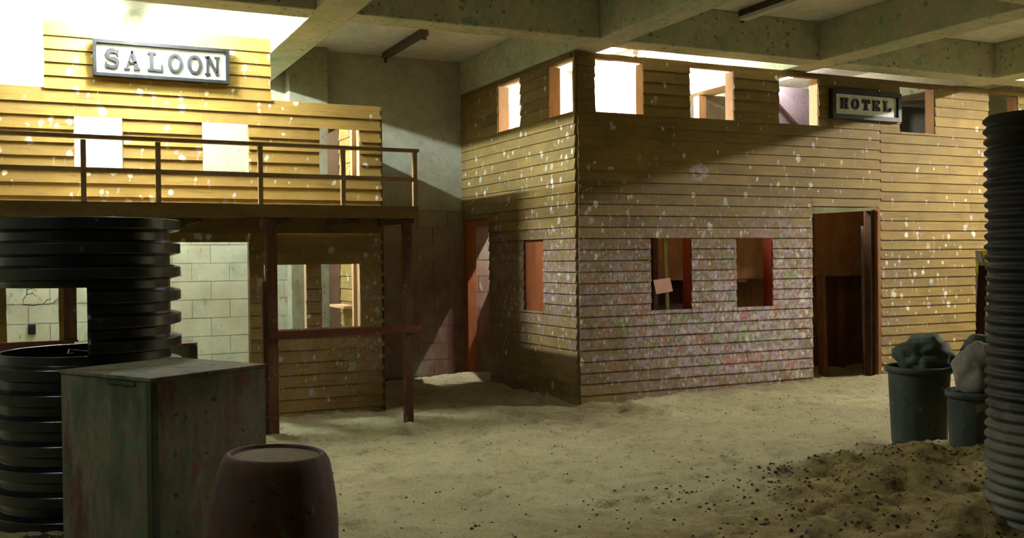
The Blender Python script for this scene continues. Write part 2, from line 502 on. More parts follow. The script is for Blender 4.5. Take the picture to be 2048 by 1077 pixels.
M['lintel'] = mottled('green_lintel', [(0.3, '#6f7650'), (0.7, '#8d8a64')], 4, ((14, 0.2, 0.2, lin('#9aa690')),), 0.8)


def tube_light(name, strength, colour):
    m = NT(name)
    m.b.inputs['Base Color'].default_value = (0.8, 0.8, 0.8, 1)
    m.b.inputs['Emission Color'].default_value = colour
    m.b.inputs['Emission Strength'].default_value = strength
    return m.m


M['tube_saloon'] = tube_light('lit_tube_saloon', TUBE_SALOON, (0.84, 1.0, 0.94, 1))
M['tube_saloon_front'] = tube_light('lit_tube_saloon_front', TUBE_SALOON_FRONT, (0.95, 1.0, 0.90, 1))
M['tube_left'] = tube_light('lit_tube_left', TUBE_LEFT, (0.9, 1.0, 0.95, 1))
M['tube_hotel'] = tube_light('lit_tube_hotel', TUBE_HOTEL, (1.0, 0.97, 0.88, 1))
M['tube_fill_right'] = tube_light('lit_tube_fill_right', TUBE_FILL_RIGHT, (1.0, 0.96, 0.92, 1))
M['tube_street'] = tube_light('lit_tube_street', TUBE_STREET, (1.0, 0.95, 0.84, 1))

# ------------------------------------------------------------------ the hall: floor, walls, ceiling with beams
def heap_h(x, y):
    d = ((x - 0.40) / 1.7) ** 2 + ((y + 4.7) / 1.3) ** 2
    return 0.25 * math.exp(-d * 1.5)


def ground(x, y, fine=True):
    z = 0.03 * noise.noise(Vector((x * 0.5, y * 0.5, 3.0))) - 0.01
    z += heap_h(x, y)
    # drifted a little against the hotel front and in its side doorway
    if x > -0.1:
        z += 0.05 * math.exp(-((y + 0.05) / 0.35) ** 2) * min(1, max(0, (x - 0.5) / 2))
    z += 0.07 * math.exp(-((x + 0.1) / 0.6) ** 2 - ((y - 2.7) / 0.45) ** 2)
    if fine:
        amp = 0.034 + 0.030 * min(1.0, heap_h(x, y) / 0.08)
        z += amp * noise.fractal(Vector((x * 2.6, y * 2.9, 0.0)), 0.75, 2.1, 5)
        z += 0.014 * noise.fractal(Vector((x * 7.5, y * 9.0, 4.0)), 0.6, 2.0, 3)
        # foot marks
        c = noise.cell(Vector((math.floor(x * 3.2), math.floor(y * 3.2), 5.0)))
        px = (math.floor(x * 3.2) + 0.5) / 3.2 + 0.05 * c
        py = (math.floor(y * 3.2) + 0.5) / 3.2
        d = ((x - px) / 0.10) ** 2 + ((y - py) / 0.06) ** 2
        if c > 0.1:
            z -= 0.045 * math.exp(-d * 1.2)
    return z


def make_floor():
    x0, x1, y0, y1, st = -6.6, 8.0, -7.4, 3.15, 0.034
    nx, ny = int((x1 - x0) / st) + 1, int((y1 - y0) / st) + 1
    vs = [(x0 + i * st, y0 + j * st, ground(x0 + i * st, y0 + j * st)) for j in range(ny) for i in range(nx)]
    fs = [(j * nx + i, j * nx + i + 1, (j + 1) * nx + i + 1, (j + 1) * nx + i) for j in range(ny - 1) for i in range(nx - 1)]
    base = len(vs)
    X0, X1, Y0, Y1, zz = -9.0, 9.5, -13.0, 3.19, -0.12
    vs += [(X0, Y0, zz), (X1, Y0, zz), (X1, Y1, zz), (X0, Y1, zz)]
    fs.append((base, base + 1, base + 2, base + 3))
    o = mesh_obj('floor', vs, fs, M['sand'], None, smooth=True, origin=(0, 0, 0))
    tag(o, 'loose tan sand covering the whole arena floor', kind='structure')
    return o


make_floor()

wb = box('wall_back', -9.0, 9.5, 3.20, 3.45, -0.2, 4.3, M['mortar'])
tag(wb, 'stained concrete back wall, blockwork below and plain concrete above', kind='structure')
wbl = Vector(wb.location)


def child_of(o, parent):
    o.parent = parent
    o.location = Vector(o.location) - Vector(parent.location)
    return o


# block courses up to 2.25 m between the left of the saloon and the hotel's side door, plain render above
bw, bh, jt = 0.45, 0.225, 0.006
for c in range(10):
    off = bw / 2 if c % 2 else 0.0
    for i in range(16):
        xa = -6.3 + i * bw + off
        xb = xa + bw - jt
        if xa > 0.8:
            continue
        dy = random.uniform(0, 0.004)
        child_of(box('block', xa, xb, 3.187 + dy, 3.21, c * bh, c * bh + bh - jt, M['block']), wb)
child_of(box('upper_render', -9.0, 9.5, 3.185, 3.21, 2.25, 4.3, M['conc_pale']), wb)
child_of(box('side_render', 0.95, 9.5, 3.185, 3.21, -0.2, 2.25, M['conc_wall']), wb)
child_of(box('side_render', -9.0, -6.1, 3.185, 3.21, -0.2, 2.25, M['conc_wall']), wb)
child_of(box('pilaster', -2.44, -1.94, 2.95, 3.186, -0.1, 4.3, M['conc_wall'], bev=0.01), wb)
tag(box('wall_left', -9.2, -9.0, -13.0, 3.45, -0.2, 4.3, M['conc_wall']), 'concrete wall on the far left of the hall', kind='structure')
tag(box('wall_right', 9.5, 9.7, -13.0, 3.45, -0.2, 4.3, M['conc_wall']), 'concrete wall on the far right of the hall', kind='structure')
tag(box('wall_front', -9.0, 9.5, -13.2, -13.0, -0.2, 4.3, M['conc_wall']), 'concrete wall behind the viewer', kind='structure')
ce = box('ceiling', -9.0, 9.5, -13.0, 3.45, 4.3, 4.5, M['conc_ceil'])
tag(ce, 'pale concrete ceiling divided into bays by greenish concrete beams', kind='structure')
YB = [(-8.95, -8.57), (-6.10, -5.72), (-2.99, -2.62), (-0.03, 0.31), (2.92, 3.30), (5.87, 6.25), (8.85, 9.2)]
XB = [(-0.58, -0.25), (-3.60, -3.27), (-6.62, -6.29), (-9.64, -9.31), (-12.66, -12.33)]
for a, b in YB:
    child_of(box('beam', a, b, -13.0, 3.185, 3.85, 4.3, M['conc_beam'], bev=0.012), ce)
for y0, y1 in XB:
    for k in range(len(YB) - 1):
        child_of(box('beam', YB[k][1], YB[k + 1][0], y0, y1, 3.85, 4.3, M['conc_beam'], bev=0.012), ce)

# ------------------------------------------------------------------ ceiling lights
def ceiling_light(x, y0, y1, label, lit=None):
    t = empty('ceiling_light', (x, (y0 + y1) / 2, 4.3))
    tag(t, label, 'light', 'fluorescent battens on the ceiling')
    h = (y1 - y0) / 2
    zt = 0.0
    p = [(-0.05, -h, -0.075), (0.05, -h, -0.075), (0.05, h, -0.075), (-0.05, h, -0.075), (-0.035, -h, zt), (0.035, -h, zt), (0.035, h, zt), (-0.035, h, zt)]
    hs = hexa('housing', p, M['white' if lit and lit != 'tube_off' else 'batten'], t)
    for s in (-1, 1):
        sub(box('lamp_holder', -0.02, 0.02, s * h - 0.02 if s > 0 else -h, s * h if s > 0 else -h + 0.02, -0.135, -0.075, M['white' if lit and lit != 'tube_off' else 'batten'], t), hs)
    if lit == 'tube_off':
        box('diffuser', -0.048, 0.048, -h + 0.021, h - 0.021, -0.115, -0.0755, M['tube_off'], t)
    elif lit:
        tube('tube', [(0, -h + 0.02, -0.11), (0, h - 0.02, -0.11)], 0.019, M[lit], t, 8)
    return t


ceiling_light(-1.17, 1.50, 2.97, 'unlit fluorescent batten on the ceiling bay between saloon and hotel')
ceiling_light(1.75, -2.10, -0.64, 'unlit fluorescent batten with a white underside, in front of the hotel', 'tube_off')
ceiling_light(-4.30, 2.15, 3.08, 'glaring lit fluorescent batten above and behind the saloon front', 'tube_saloon')
ceiling_light(1.75, 1.50, 2.97, 'glaring lit fluorescent batten above the rooms behind the hotel front', 'tube_hotel')
ceiling_light(4.60, 1.50, 2.97, 'added batten brightening the panels behind the hotel front near its sign', 'tube_fill_right')
ceiling_light(7.50, -3.20, -2.10, 'lit fluorescent batten over the right end of the sandy street', 'tube_street')
ceiling_light(-4.35, 0.05, 0.75, 'glaring lit fluorescent batten over the saloon sign', 'tube_saloon_front')
ceiling_light(-7.20, -4.9, -3.7, 'lit fluorescent batten over the near left of the hall', 'tube_left')

# ------------------------------------------------------------------ clapboarding
def course_pieces(a0, a1, zb, zt, openings):
    """split one course at the openings: list of (start, end, z_bottom, z_top)"""
    cuts = {a0, a1}
    for o in openings:
        if o[2] < zt - 0.005 and o[3] > zb + 0.005:
            for c in (o[0], o[1]):
                if a0 < c < a1:
                    cuts.add(c)
    cuts = sorted(cuts)
    spans = []
    for s, e in zip(cuts, cuts[1:]):
        mid = (s + e) / 2
        rng = [(zb, zt)]
        for o in openings:
            if o[0] < mid < o[1]:
                nr = []
                for lo, hi in rng:
                    if o[2] >= hi or o[3] <= lo:
                        nr.append((lo, hi))
                        continue
                    if o[2] - lo > 0.012:
                        nr.append((lo, o[2]))
                    if hi - o[3] > 0.012:
                        nr.append((o[3], hi))
                rng = nr
        for lo, hi in rng:
            if spans and abs(spans[-1][1] - s) < 1e-6 and spans[-1][2] == lo and spans[-1][3] == hi:
                spans[-1] = (spans[-1][0], e, lo, hi)
            else:
                spans.append((s, e, lo, hi))
    return spans


def plank(parent, face, s, e, lo, hi, zb, zt, mat, plane, over=True):
    """a lap board: its lower edge stands proud, its top tucks behind the next one"""
    js, je = random.uniform(-0.004, 0.004), random.uniform(-0.004, 0.004)
    full = zt - zb

    def outer(z):
        return -(0.026 - 0.018 * (z - zb) / full)

    top = hi + (0.014 if (over and abs(hi - zt) < 1e-6) else 0)
    wz = random.uniform(-0.002, 0.002)
    pts = []
    for z, wob in ((lo, wz), (top, wz)):
        o = outer(z)
        i = o + 0.013
        for (t, d) in ((s + js, o), (e + je, o), (e + je, i), (s + js, i)):
            if face == 'front':
                pts.append((t, plane + d, z + wob))
            else:
                pts.append((plane + d, t, z + wob))
    if face != 'front':
        pts = [pts[k] for k in (1, 0, 3, 2, 5, 4, 7, 6)]
    return child_of(hexa('plank', pts, mat), parent)


def boarding(parent, face, a0, a1, levels, openings, mat, plane, splits=(), clip=None):
    for zb, zt in zip(levels, levels[1:]):
        for (s, e, lo, hi) in course_pieces(a0, a1, zb, zt, openings):
            cs = [s] + [q for q, zlo, zhi in splits if zlo <= zb < zhi and s + 0.15 < q < e - 0.15] + [e]
            for p, q in zip(cs, cs[1:]):
                plank(parent, face, p + (0.004 if p != s else 0), q, lo, hi, zb, zt, mat, plane)


def levels(*spec):
    out = [spec[0]]
    for z, n in spec[1:]:
        z0 = out[-1]
        out += [z0 + (z - z0) * (k + 1) / n for k in range(n)]
    return out

# ------------------------------------------------------------------ hotel
hotel = empty('hotel_facade', (0, 0, 0))
tag(hotel, 'two-storey ochre clapboard building with paint-splattered corner, row of upper windows and doorway', 'building')
TOP = 3.835
HL = levels(-0.036, (0.087, 1), (1.808, 14), (3.18, 11), (TOP - 0.01, 5))
UW = [(0.237, 0.873), (1.50, 2.131), (2.805, 3.429), (4.80, 5.441), (6.459, 7.05)]
LW = [(0.945, 1.506), (2.146, 2.694)]
DOOR = (3.31, 4.40)
op_front = [(a, b, 3.18, 3.9) for a, b in UW] + [(a, b, 0.985, 1.808) for a, b in LW] + [(DOOR[0], DOOR[1], -0.2, 2.20), (6.185, 7.4, 0.30, 1.63)]
boarding(hotel, 'front', 0.02, 4.445, HL, op_front, M['board'], 0.0, splits=((1.51, 0.8, 1.0), (2.3, 0.3, 0.36), (1.9, 2.5, 2.56), (3.0, 1.9, 1.96)))
HR = [z - 0.028 for z in HL[:-1]] + [TOP - 0.01]
boarding(hotel, 'front', 4.455, 8.0, HR, op_front, M['board'], 0.002, splits=((6.1, 2.1, 2.2), (5.7, 2.6, 2.7)))
op_side = [(-0.02, 0.622, 3.18, 3.9), (1.336, 2.00, 3.18, 3.9), (0.775, 1.30, 0.97, 1.805), (2.295, 3.3, -0.2, 2.12)]
boarding(hotel, 'side', 0.0, 3.183, HL, op_side, M['board'], 0.0, splits=((1.7, 2.5, 2.6), (1.2, 0.5, 0.6)))
# corner and framing
hp = lambda *a, **k: child_of(box(*a, **k), hotel)
hp('corner_post', 0.004, 0.075, 0.004, 0.075, -0.05, TOP - 0.06, M['rail'])
hp('corner_strip', -0.024, -0.002, -0.024, -0.004, 3.18, TOP, M['fascia'])
hp('top_plate', 0.0, 8.0, -0.012, 0.075, TOP - 0.055, TOP, M['fascia'])
hp('top_plate', -0.012, 0.062, 0.08, 3.17, TOP - 0.055, TOP, M['fascia'])
for a, b in UW:
    hp('window_jamb', b - 0.002, b + 0.045, 0.006, 0.15, 3.12, TOP - 0.06, M['pine'])
    hp('window_jamb', a - 0.045, a + 0.002, 0.006, 0.15, 3.12, TOP - 0.06, M['pine'])
    hp('window_sill', a - 0.045, b + 0.045, 0.006, 0.15, 3.075, 3.12 + 0.05, M['pine'])
for a, b in LW:
    hp('window_jamb', b - 0.002, b + 0.045, 0.006, 0.16, 0.93, 1.86, M['red'])
    hp('window_jamb', a - 0.045, a + 0.002, 0.006, 0.16, 0.93, 1.86, M['red'])
    hp('window_sill', a - 0.0, b + 0.0, 0.006, 0.16, 0.93, 0.975, M['red'])
# side wall framing: jambs of the two upper openings, boarded-up lower window
hp('window_jamb', 0.006, 0.15, 0.620, 0.665, 3.12, TOP - 0.06, M['pine'])
hp('window_jamb', 0.006, 0.15, 1.290, 1.338, 3.12, TOP - 0.06, M['pine'])
hp('window_jamb', 0.006, 0.15, 1.998, 2.045, 3.12, TOP - 0.06, M['pine'])
hp('window_sill', 0.006, 0.15, 0.08, 2.04, 3.075, 3.165, M['pine'])
hp('shutter_board', 0.018, 0.036, 0.72, 1.055, 0.90, 1.86, M['orange'])
hp('shutter_board', 0.021, 0.039, 1.062, 1.36, 0.90, 1.86, M['orange'])
for z in (2.6, 0.42):
    hp('rail_stud', 0.082, 3.255, 0.012, 0.07, z, z + 0.07, M['ply_dark'])
# door frame
hp('door_jamb', DOOR[1] - 0.02, DOOR[1] + 0.03, -0.035, 0.20, -0.05, 2.20, M['ply'])
hp('door_jamb', DOOR[1] - 0.09, DOOR[1] - 0.021, 0.02, 0.12, -0.05, 2.17, M['ply_dark'])
hp('door_jamb', DOOR[0] - 0.05, DOOR[0] + 0.0, 0.006, 0.15, -0.05, 2.20, M['ply'])
child_of(hexa('lintel', [(3.315, -0.01, 2.10), (4.33, -0.01, 2.155), (4.33, 0.1, 2.155), (3.315, 0.1, 2.10), (3.315, -0.01, 2.185), (4.33, -0.01, 2.185), (4.33, 0.1, 2.185), (3.315, 0.1, 2.185)], M['lintel']), hotel)
# unseen floor added to block the lamp, gaps placed to pass light; inner partitions
hp('shade_floor', 0.95, 7.95, 0.62, 3.18, 2.36, 2.42, M['ply'])
hp('shade_floor', 0.08, 0.95, 0.62, 2.05, 2.36, 2.42, M['ply'])
hp('shade_floor', 0.10, 0.66, 2.05, 3.18, 2.36, 2.42, M['ply'])
hp('partition', 0.95, 1.0, 1.05, 3.18, -0.1, 2.36, M['ply'])
hp('partition', 0.08, 0.95, 2.0, 2.05, -0.1, 2.36, M['ply'])
hp('partition', 1.0, 4.2, 1.05, 1.09, 1.29, 2.36, M['ply'])
hp('partition', 1.0, 3.0, 1.20, 1.24, -0.1, 1.29, M['ply_dark'])
hp('partition', 4.2, 5.6, 0.90, 0.94, 1.30, 2.36, M['ply'])
hp('partition', 3.0, 5.6, 1.30, 1.34, -0.1, 1.30, M['ply'])
hp('shelf', 2.05, 3.0, 0.85, 1.2, 1.25, 1.285, M['ply_dark'])
hp('partition', 5.6, 5.65, 0.1, 1.4, -0.1, 2.36, M['ply'])
hp('partition', 0.95, 1.12, 0.55, 1.05, -0.1, 2.36, M['ply'])
hp('stud', 1.40, 1.47, 0.62, 0.70, -0.1, 2.36, M['ply_dark'])
hp('side_door_post', 0.0, 0.13, 3.05, 3.183, -0.05, 2.13, M['orange'])
hp('stud', 0.006, 0.10, 3.09, 3.183, 2.13, 3.775, M['ply'])  # added in the corner to stop lamp light leaking past the boards
hp('side_door_post', 0.006, 0.10, 2.235, 2.292, -0.05, 2.13, M['ply_dark'])
hp('side_door_head', 0.006, 0.11, 2.30, 3.05, 2.03, 2.12, M['orange'])
# planks nailed across the lower part of the doorway's inner wall
for z, t in ((0.93, 0.03), (0.55, -0.04)):
    child_of(bar('inner_plank', (4.25, 1.284, z), (5.0, 1.284, z + t), 0.03, 0.14, M['ply']), hotel)
child_of(bar('inner_post', (4.95, 1.2, -0.05), (4.95, 1.2, 1.3), 0.10, 0.06, M['ply']), hotel)

# ------------------------------------------------------------------ saloon
saloon = empty('saloon_facade', (-4.16, 0.85, 0))
tag(saloon, 'yellow clapboard building front with stepped top, railed balcony and open porch', 'building')
sp = lambda *a, **k: child_of(box(*a, **k), saloon)
SY = 0.85
SU = levels(2.10, (3.23, 9), (3.855, 5))
up_open = [(-4.96, -4.53, 2.495, 2.985), (-3.79, -3.34, 2.495, 2.985), (-2.61, -2.18, 2.49, 2.98), (-6.14, -5.72, 2.49, 2.985)]
step = [(-8.0, -5.21, 3.23, 4.0), (-3.11, -1.9, 3.225, 4.0)]
boarding(saloon, 'front', -7.0, -1.935, SU, up_open + step, M['board_s'], SY, splits=((-4.75, 3.1, 3.22), (-3.3, 2.8, 2.9), (-4.2, 2.3, 2.4), (-3.6, 3.5, 3.6), (-5.4, 2.6, 2.8)))
SLV = levels(-0.10, (0.024, 1), (1.55, 12), (1.877, 3))
low_open = [(-4.97, -3.35, -0.2, 1.787), (-3.20, -2.765, 0.885, 1.552), (-2.606, -2.188, 0.885, 1.552), (-5.555, -5.115, 0.845, 1.55), (-6.14, -5.72, 0.845, 1.55)]
boarding(saloon, 'front', -7.0, -1.93, SLV, low_open, M['board_s'], SY, splits=((-6.4, 0, 2),))
sp('header', -3.12, -1.93, SY - 0.06, SY - 0.03, 1.877, 2.083, M['fascia'])
sp('header', -7.0, -3.13, SY - 0.05, SY - 0.01, 1.877, 2.083, M['fascia'])
# framing behind the boards
for a, b, z0, z1 in up_open + low_open[1:]:
    sp('window_jamb', b, b + 0.04, SY + 0.005, SY + 0.09, z0 - 0.04, z1 + 0.04, M['pine'])
    sp('window_jamb', a - 0.04, a, SY + 0.005, SY + 0.09, z0 - 0.04, z1 + 0.04, M['pine'])
for x in (-4.97 - 0.05, -3.35 + 0.002):
    sp('door_jamb', x, x + 0.048, SY + 0.005, SY + 0.09, -0.05, 1.83, M['post'])
sp('corner_strip', -1.948, -1.925, SY - 0.02, SY + 0.07, -0.05, 3.2, M['ply_dark'])
# end wall running back, seen through the end windows
EW = levels(-0.1, (3.2, 22))
for zb, zt in zip(EW, EW[1:]):
    s, e = 0.94, 2.43
    pts = [(-1.96, s, zb), (-1.935, s, zb), (-1.935, e, zb), (-1.96, e, zb), (-1.95, s, zt), (-1.935, s, zt), (-1.935, e, zt), (-1.95, e, zt)]
    child_of(hexa('plank', pts, M['board_s']), saloon)
sp('end_panel', -1.96, -1.935, 2.432, 2.947, -0.1, 3.2, M['ply_dark'])
sp('end_panel', -1.935, -1.915, 2.80, 3.183, -0.1, 3.2, M['ply_dark'])
sp('end_stud', -2.03, -1.965, 1.62, 1.69, -0.05, 3.2, M['pine'])
sp('end_shelf', -2.12, -1.966, 1.72, 2.34, 1.03, 1.06, M['pine'])
# balcony
nb = 8
for k in range(nb):
    y0 = -0.19 + k * 0.128
    sp('deck_board', -6.45, -1.90, y0, y0 + 0.122, 2.085, 2.112, M['fascia'])
sp('fascia', -3.60, -1.90, -0.215, -0.192, 1.995, 2.115, M['fascia'])
sp('fascia', -6.45, -3.605, -0.212, -0.192, 1.985, 2.118, M['fascia'])
for x in (-6.4, -5.6, -4.8, -4.0, -3.2, -2.55, -1.99):
    sp('joist', x, x + 0.05, -0.19, SY - 0.065, 1.95, 2.084, M['ply_dark'])
RP = [-6.42, -5.66, -4.92, -4.316, -3.426, -2.647, -1.922]
for x in RP:
    sp('rail_post', x - 0.021, x + 0.021, -0.19, -0.15, 2.113, 2.650, M['rail'])
child_of(bar('top_rail', (-6.46, -0.17, 2.682), (-1.885, -0.17, 2.664), 0.07, 0.032, M['rail']), saloon)
child_of(bar('mid_rail', (-6.46, -0.207, 2.396), (-1.925, -0.207, 2.376), 0.022, 0.042, M['rail']), saloon)
# porch posts and hitching rails
for x0, x1 in ((-3.385, -3.285), (-2.045, -1.965), (-5.09, -4.99), (-6.42, -6.33)):
    sp('porch_post', x0, x1, -0.19, -0.10, -0.06, 1.985, M['post'], bev=0.006)
sp('post_cleat', -3.42, -3.386, -0.18, -0.12, -0.05, 1.4, M['post'])
sp('post_cap', -3.43, -3.275, -0.188, -0.10, 1.90, 1.984, M['post'])
child_of(bar('hitching_rail', (-3.37, -0.215, 0.905), (-1.88, -0.215, 0.912), 0.045, 0.07, M['hitch'], bev=0.005), saloon)
child_of(bar('hitching_rail', (-6.5, -0.215, 0.905), (-4.98, -0.215, 0.905), 0.045, 0.07, M['hitch'], bev=0.005), saloon)

# ------------------------------------------------------------------ signs
def R4(x0, y0, x1, y1):
    return [(x0, y0), (x1, y0), (x1, y1), (x0, y1)]


def ring(cx, cy, rx, ry, ix, iy, n=28):
    ps = []
    for k in range(n):
        a, b = 2 * math.pi * k / n, 2 * math.pi * (k + 1) / n
        ps.append([(cx + ix * math.cos(a), cy + iy * math.sin(a)), (cx + rx * math.cos(a), cy + ry * math.sin(a)),
                   (cx + rx * math.cos(b), cy + ry * math.sin(b)), (cx + ix * math.cos(b), cy + iy * math.sin(b))])
    return ps


def stroke(pts, ws):
    L, Rr = [], []
    for i, p in enumerate(pts):
        q0, q1 = pts[max(i - 1, 0)], pts[min(i + 1, len(pts) - 1)]
        d = Vector((q1[0] - q0[0], q1[1] - q0[1])).normalized()
        nx, ny = -d.y * ws[i] / 2, d.x * ws[i] / 2
        L.append((p[0] + nx, p[1] + ny))
        Rr.append((p[0] - nx, p[1] - ny))
    return [[Rr[i], Rr[i + 1], L[i + 1], L[i]] for i in range(len(pts) - 1)]


def s_glyph():
    pts, ws = [], []
    n = 14
    for k in range(n + 1):
        a = math.radians(25 + (270 - 25) * k / n)
        pts.append((0.5 + 0.34 * math.cos(a), 0.715 + 0.215 * math.sin(a)))
        ws.append(0.12 + 0.12 * math.sin(math.pi * k / n) ** 0.7 if k < n else 0.22)
    for k in range(1, n + 1):
        a = math.radians(90 - (90 + 155) * k / n)
        pts.append((0.5 + 0.36 * math.cos(a), 0.285 + 0.215 * math.sin(a)))
        ws.append(0.24 - 0.10 * k / n)
    return stroke(pts, ws) + [R4(0.80, 0.66, 0.92, 0.97), R4(0.06, 0.03, 0.18, 0.34)]


GLYPH = {
    'H': [R4(.10, .1, .34, .9), R4(.66, .1, .90, .9), R4(0, 0, .44, .12), R4(.56, 0, 1, .12), R4(0, .88, .44, 1), R4(.56, .88, 1, 1), R4(.34, .43, .66, .57)],
    'O': ring(.5, .5, .5, .5, .26, .35),
    'T': [R4(0, .86, 1, 1), R4(0, .64, .15, .86), R4(.85, .64, 1, .86), R4(.37, .12, .63, .86), R4(.2, 0, .8, .12)],
    'E': [R4(.12, .12, .38, .88), R4(0, .87, .95, 1), R4(.80, .66, .95, .87), R4(.38, .44, .64, .56), R4(.58, .34, .68, .66), R4(0, 0, .95, .13), R4(.80, .13, .95, .36)],
    'L': [R4(.14, .12, .40, .88), R4(0, .88, .56, 1), R4(0, 0, 1, .13), R4(.85, .13, 1, .38)],
    'A': [[(.10, .1), (.25, .1), (.56, .98), (.42, .98)], [(.66, .1), (.92, .1), (.60, .98), (.40, .98)], R4(.27, .32, .76, .42), R4(0, 0, .36, .1), R4(.58, 0, 1, .1)],
    'N': [R4(.10, .1, .25, .9), R4(.75, .1, .90, .9), [(.70, 0), (.92, 0), (.32, 1), (.08, 1)], R4(0, 0, .36, .1), R4(0, .9, .3, 1), R4(.62, .9, 1, 1)],
    'S': s_glyph(),
}


def glyph_mesh(ch, w, h, d, mat, parent, x, z, y):
    vs, fs = [], []
    for poly in GLYPH[ch]:
        b = len(vs)
        n = len(poly)
        for yy in (y - d, y):
            vs += [(x + (p[0] - 0.5) * w, yy, z + p[1] * h) for p in poly]
        fs.append(tuple(range(b, b + n)))
        fs.append(tuple(range(b + 2 * n - 1, b + n - 1, -1)))
        for k in range(n):
            k2 = (k + 1) % n
            fs.append((b + k, b + n + k, b + n + k2, b + k2))
    return mesh_obj('letter', vs, fs, mat, parent)


def sign(name, label, x0, x1, z0, z1, yb, fr, text, fracs, lw, lh, zoff):
    t = empty(name, ((x0 + x1) / 2, yb, z0))
    tag(t, label, 'sign')
    W, H = (x1 - x0) / 2, z1 - z0
    bd = box('board', -W + 0.02, W - 0.02, -0.022, 0.0, 0.02, H - 0.02, M['white'], t)
    for nm, a in (('frame_rail', (-W, W, 0, fr)), ('frame_rail', (-W, W, H - fr, H)), ('frame_stile', (-W, -W + fr, fr, H - fr)), ('frame_stile', (W - fr, W, fr, H - fr))):
        box(nm, a[0], a[1], -0.06, 0.004, a[2], a[3], M['black'], t)
    iw = 2 * (W - fr)
    for ch, f in zip(text, fracs):
        o = glyph_mesh(ch, lw * (1.0 if ch != 'S' else 0.95), lh, 0.022, M['letter'], t, -W + fr + f * iw, zoff, -0.0225)
        sub(o, bd)
        o['label'] = 'raised black slab serif letter ' + ch
    return t


sign('saloon_sign', 'long white sign reading SALOON in black letters on the saloon front', -4.79, -3.535, 3.370, 3.715, 0.815, 0.032, 'SALOON', (.117, .267, .442, .598, .751, .893), 0.145, 0.185, 0.078)
sign('hotel_sign', 'small white sign reading HOTEL in black letters high on the hotel front', 3.588, 4.749, 3.290, 3.655, -0.032, 0.055, 'HOTEL', (.151, .324, .496, .66, .836), 0.125, 0.135, 0.125)

# ------------------------------------------------------------------ things in and around the hotel
pl = empty('placard', (1.165, -0.03, 0.985))
tag(pl, 'tilted pink card on an olive stake in the left lower hotel window', 'placard')
bar('stake', (0.03, 0.06, -0.006), (0.0, 0.06, 0.83), 0.045, 0.02, M['stake'], pl)
hexa('card', [(-0.146, 0.02, 0.184), (0.079, 0.02, 0.212), (0.079, 0.028, 0.212), (-0.146, 0.028, 0.184), (-0.184, 0.02, 0.343), (0.04, 0.02, 0.367), (0.04, 0.028, 0.367), (-0.184, 0.028, 0.343)], M['pink'], pl)

lad = empty('stepladder', (7.0, 0.40, 0.0))
tag(lad, 'yellow ladder leaning inside the far right hotel opening behind the tall pipe', 'ladder')
for s in (0.0, 0.24):
    bar('ladder_rail', (0.42 + s, 0.0, -0.1), (-0.45 + s, 0.08, 1.95), 0.03, 0.075, M['yellow'], lad)
for k in range(7):
    f = 0.1 + k * 0.13
    a = Vector((0.42, 0, -0.1)).lerp(Vector((-0.45, 0.08, 1.95)), f)
    bar('rung', a, a + Vector((0.24, 0, 0)), 0.03, 0.05, M['steel'], lad)
t = bar('leaning_plank', (6.42, 0.13, -0.05), (6.52, 0.12, 1.42), 0.03, 0.15, M['ply_dark'])
tag(t, 'dark rough plank standing in the far right hotel opening before the yellow ladder', 'plank')
t = tube('conduit_pole', [(4.50, 0.30, -0.02), (4.475, 0.30, 1.05), (4.465, 0.30, 1.97)], [0.034, 0.034, 0.026], M['steel'])
tag(t, 'grey steel pole standing upright inside the hotel doorway', 'pole')
t = bar('leaning_board', (4.05, 0.60, -0.02), (4.24, 0.84, 1.30), 0.05, 0.12, M['ply'])
tag(t, 'brown board leaning against the inner wall of the hotel doorway', 'plank')
# behind the upper windows
t = box('panel_board', 3.08, 3.80, 1.9, 1.95, 2.42, 3.845, M['conc_wall'])
tag(t, 'grey panel standing behind the second upper hotel window', 'panel')
t = bar('panel_post', (2.98, 1.8, 2.42), (2.98, 1.8, 3.80), 0.12, 0.12, M['pine'])
tag(t, 'pale post beside the grey panel behind the second upper hotel window', 'post')
t = box('lilac_panel', 3.95, 5.6, 2.2, 2.25, 2.42, 4.12, M['lilac'])
tag(t, 'lilac-grey partition behind the third upper hotel window', 'panel')
t = bar('diagonal_brace', (4.66, 2.15, 3.98), (5.55, 2.15, 3.25), 0.06, 0.2, M['lilac'])
tag(t, 'diagonal lilac brace fixed to the partition behind the third upper window', 'brace')
t = box('tarpaulin', 5.6, 7.1, 1.0, 1.04, 2.42, 3.72, M['tarp'])
tag(t, 'dark tarpaulin hanging behind the upper hotel window right of the sign', 'tarpaulin')
t = bar('tarpaulin_rail', (5.5, 0.95, 3.70), (7.3, 0.95, 3.93), 0.04, 0.05, M['steel'])
tag(t, 'pale sloping rail that the dark tarpaulin hangs from', 'rail')

# behind the saloon
so = empty('wall_socket', (-5.368, 3.186, 0.78))
tag(so, 'small black box on the block wall seen through the left saloon window', 'socket')
box('back_plate', -0.04, 0.04, -0.012, 0.0, 0.0, 0.11, M['black'], so)
box('cover', -0.03, 0.03, -0.035, -0.012, 0.012, 0.098, M['black'], so)
random.seed(21)
tw = empty('hanging_twig', (-5.35, 0.72, 1.45))
tag(tw, 'thin dark twig hanging in the left saloon window', 'twig')
pts = [Vector((0, 0, 0.08))]
for k in range(7):
    pts.append(pts[-1] + Vector((random.uniform(-0.03, 0.02), random.uniform(-0.02, 0.02), -0.045)))
tube('stem', pts, [0.006 - 0.0005 * k for k in range(8)], M['twig'], tw, 6)
p2 = [pts[-1]]
for k in range(9):
    p2.append(p2[-1] + Vector((0.042, random.uniform(-0.01, 0.01), 0.002 + 0.003 * k * (k > 4) + random.uniform(-0.01, 0.01))))
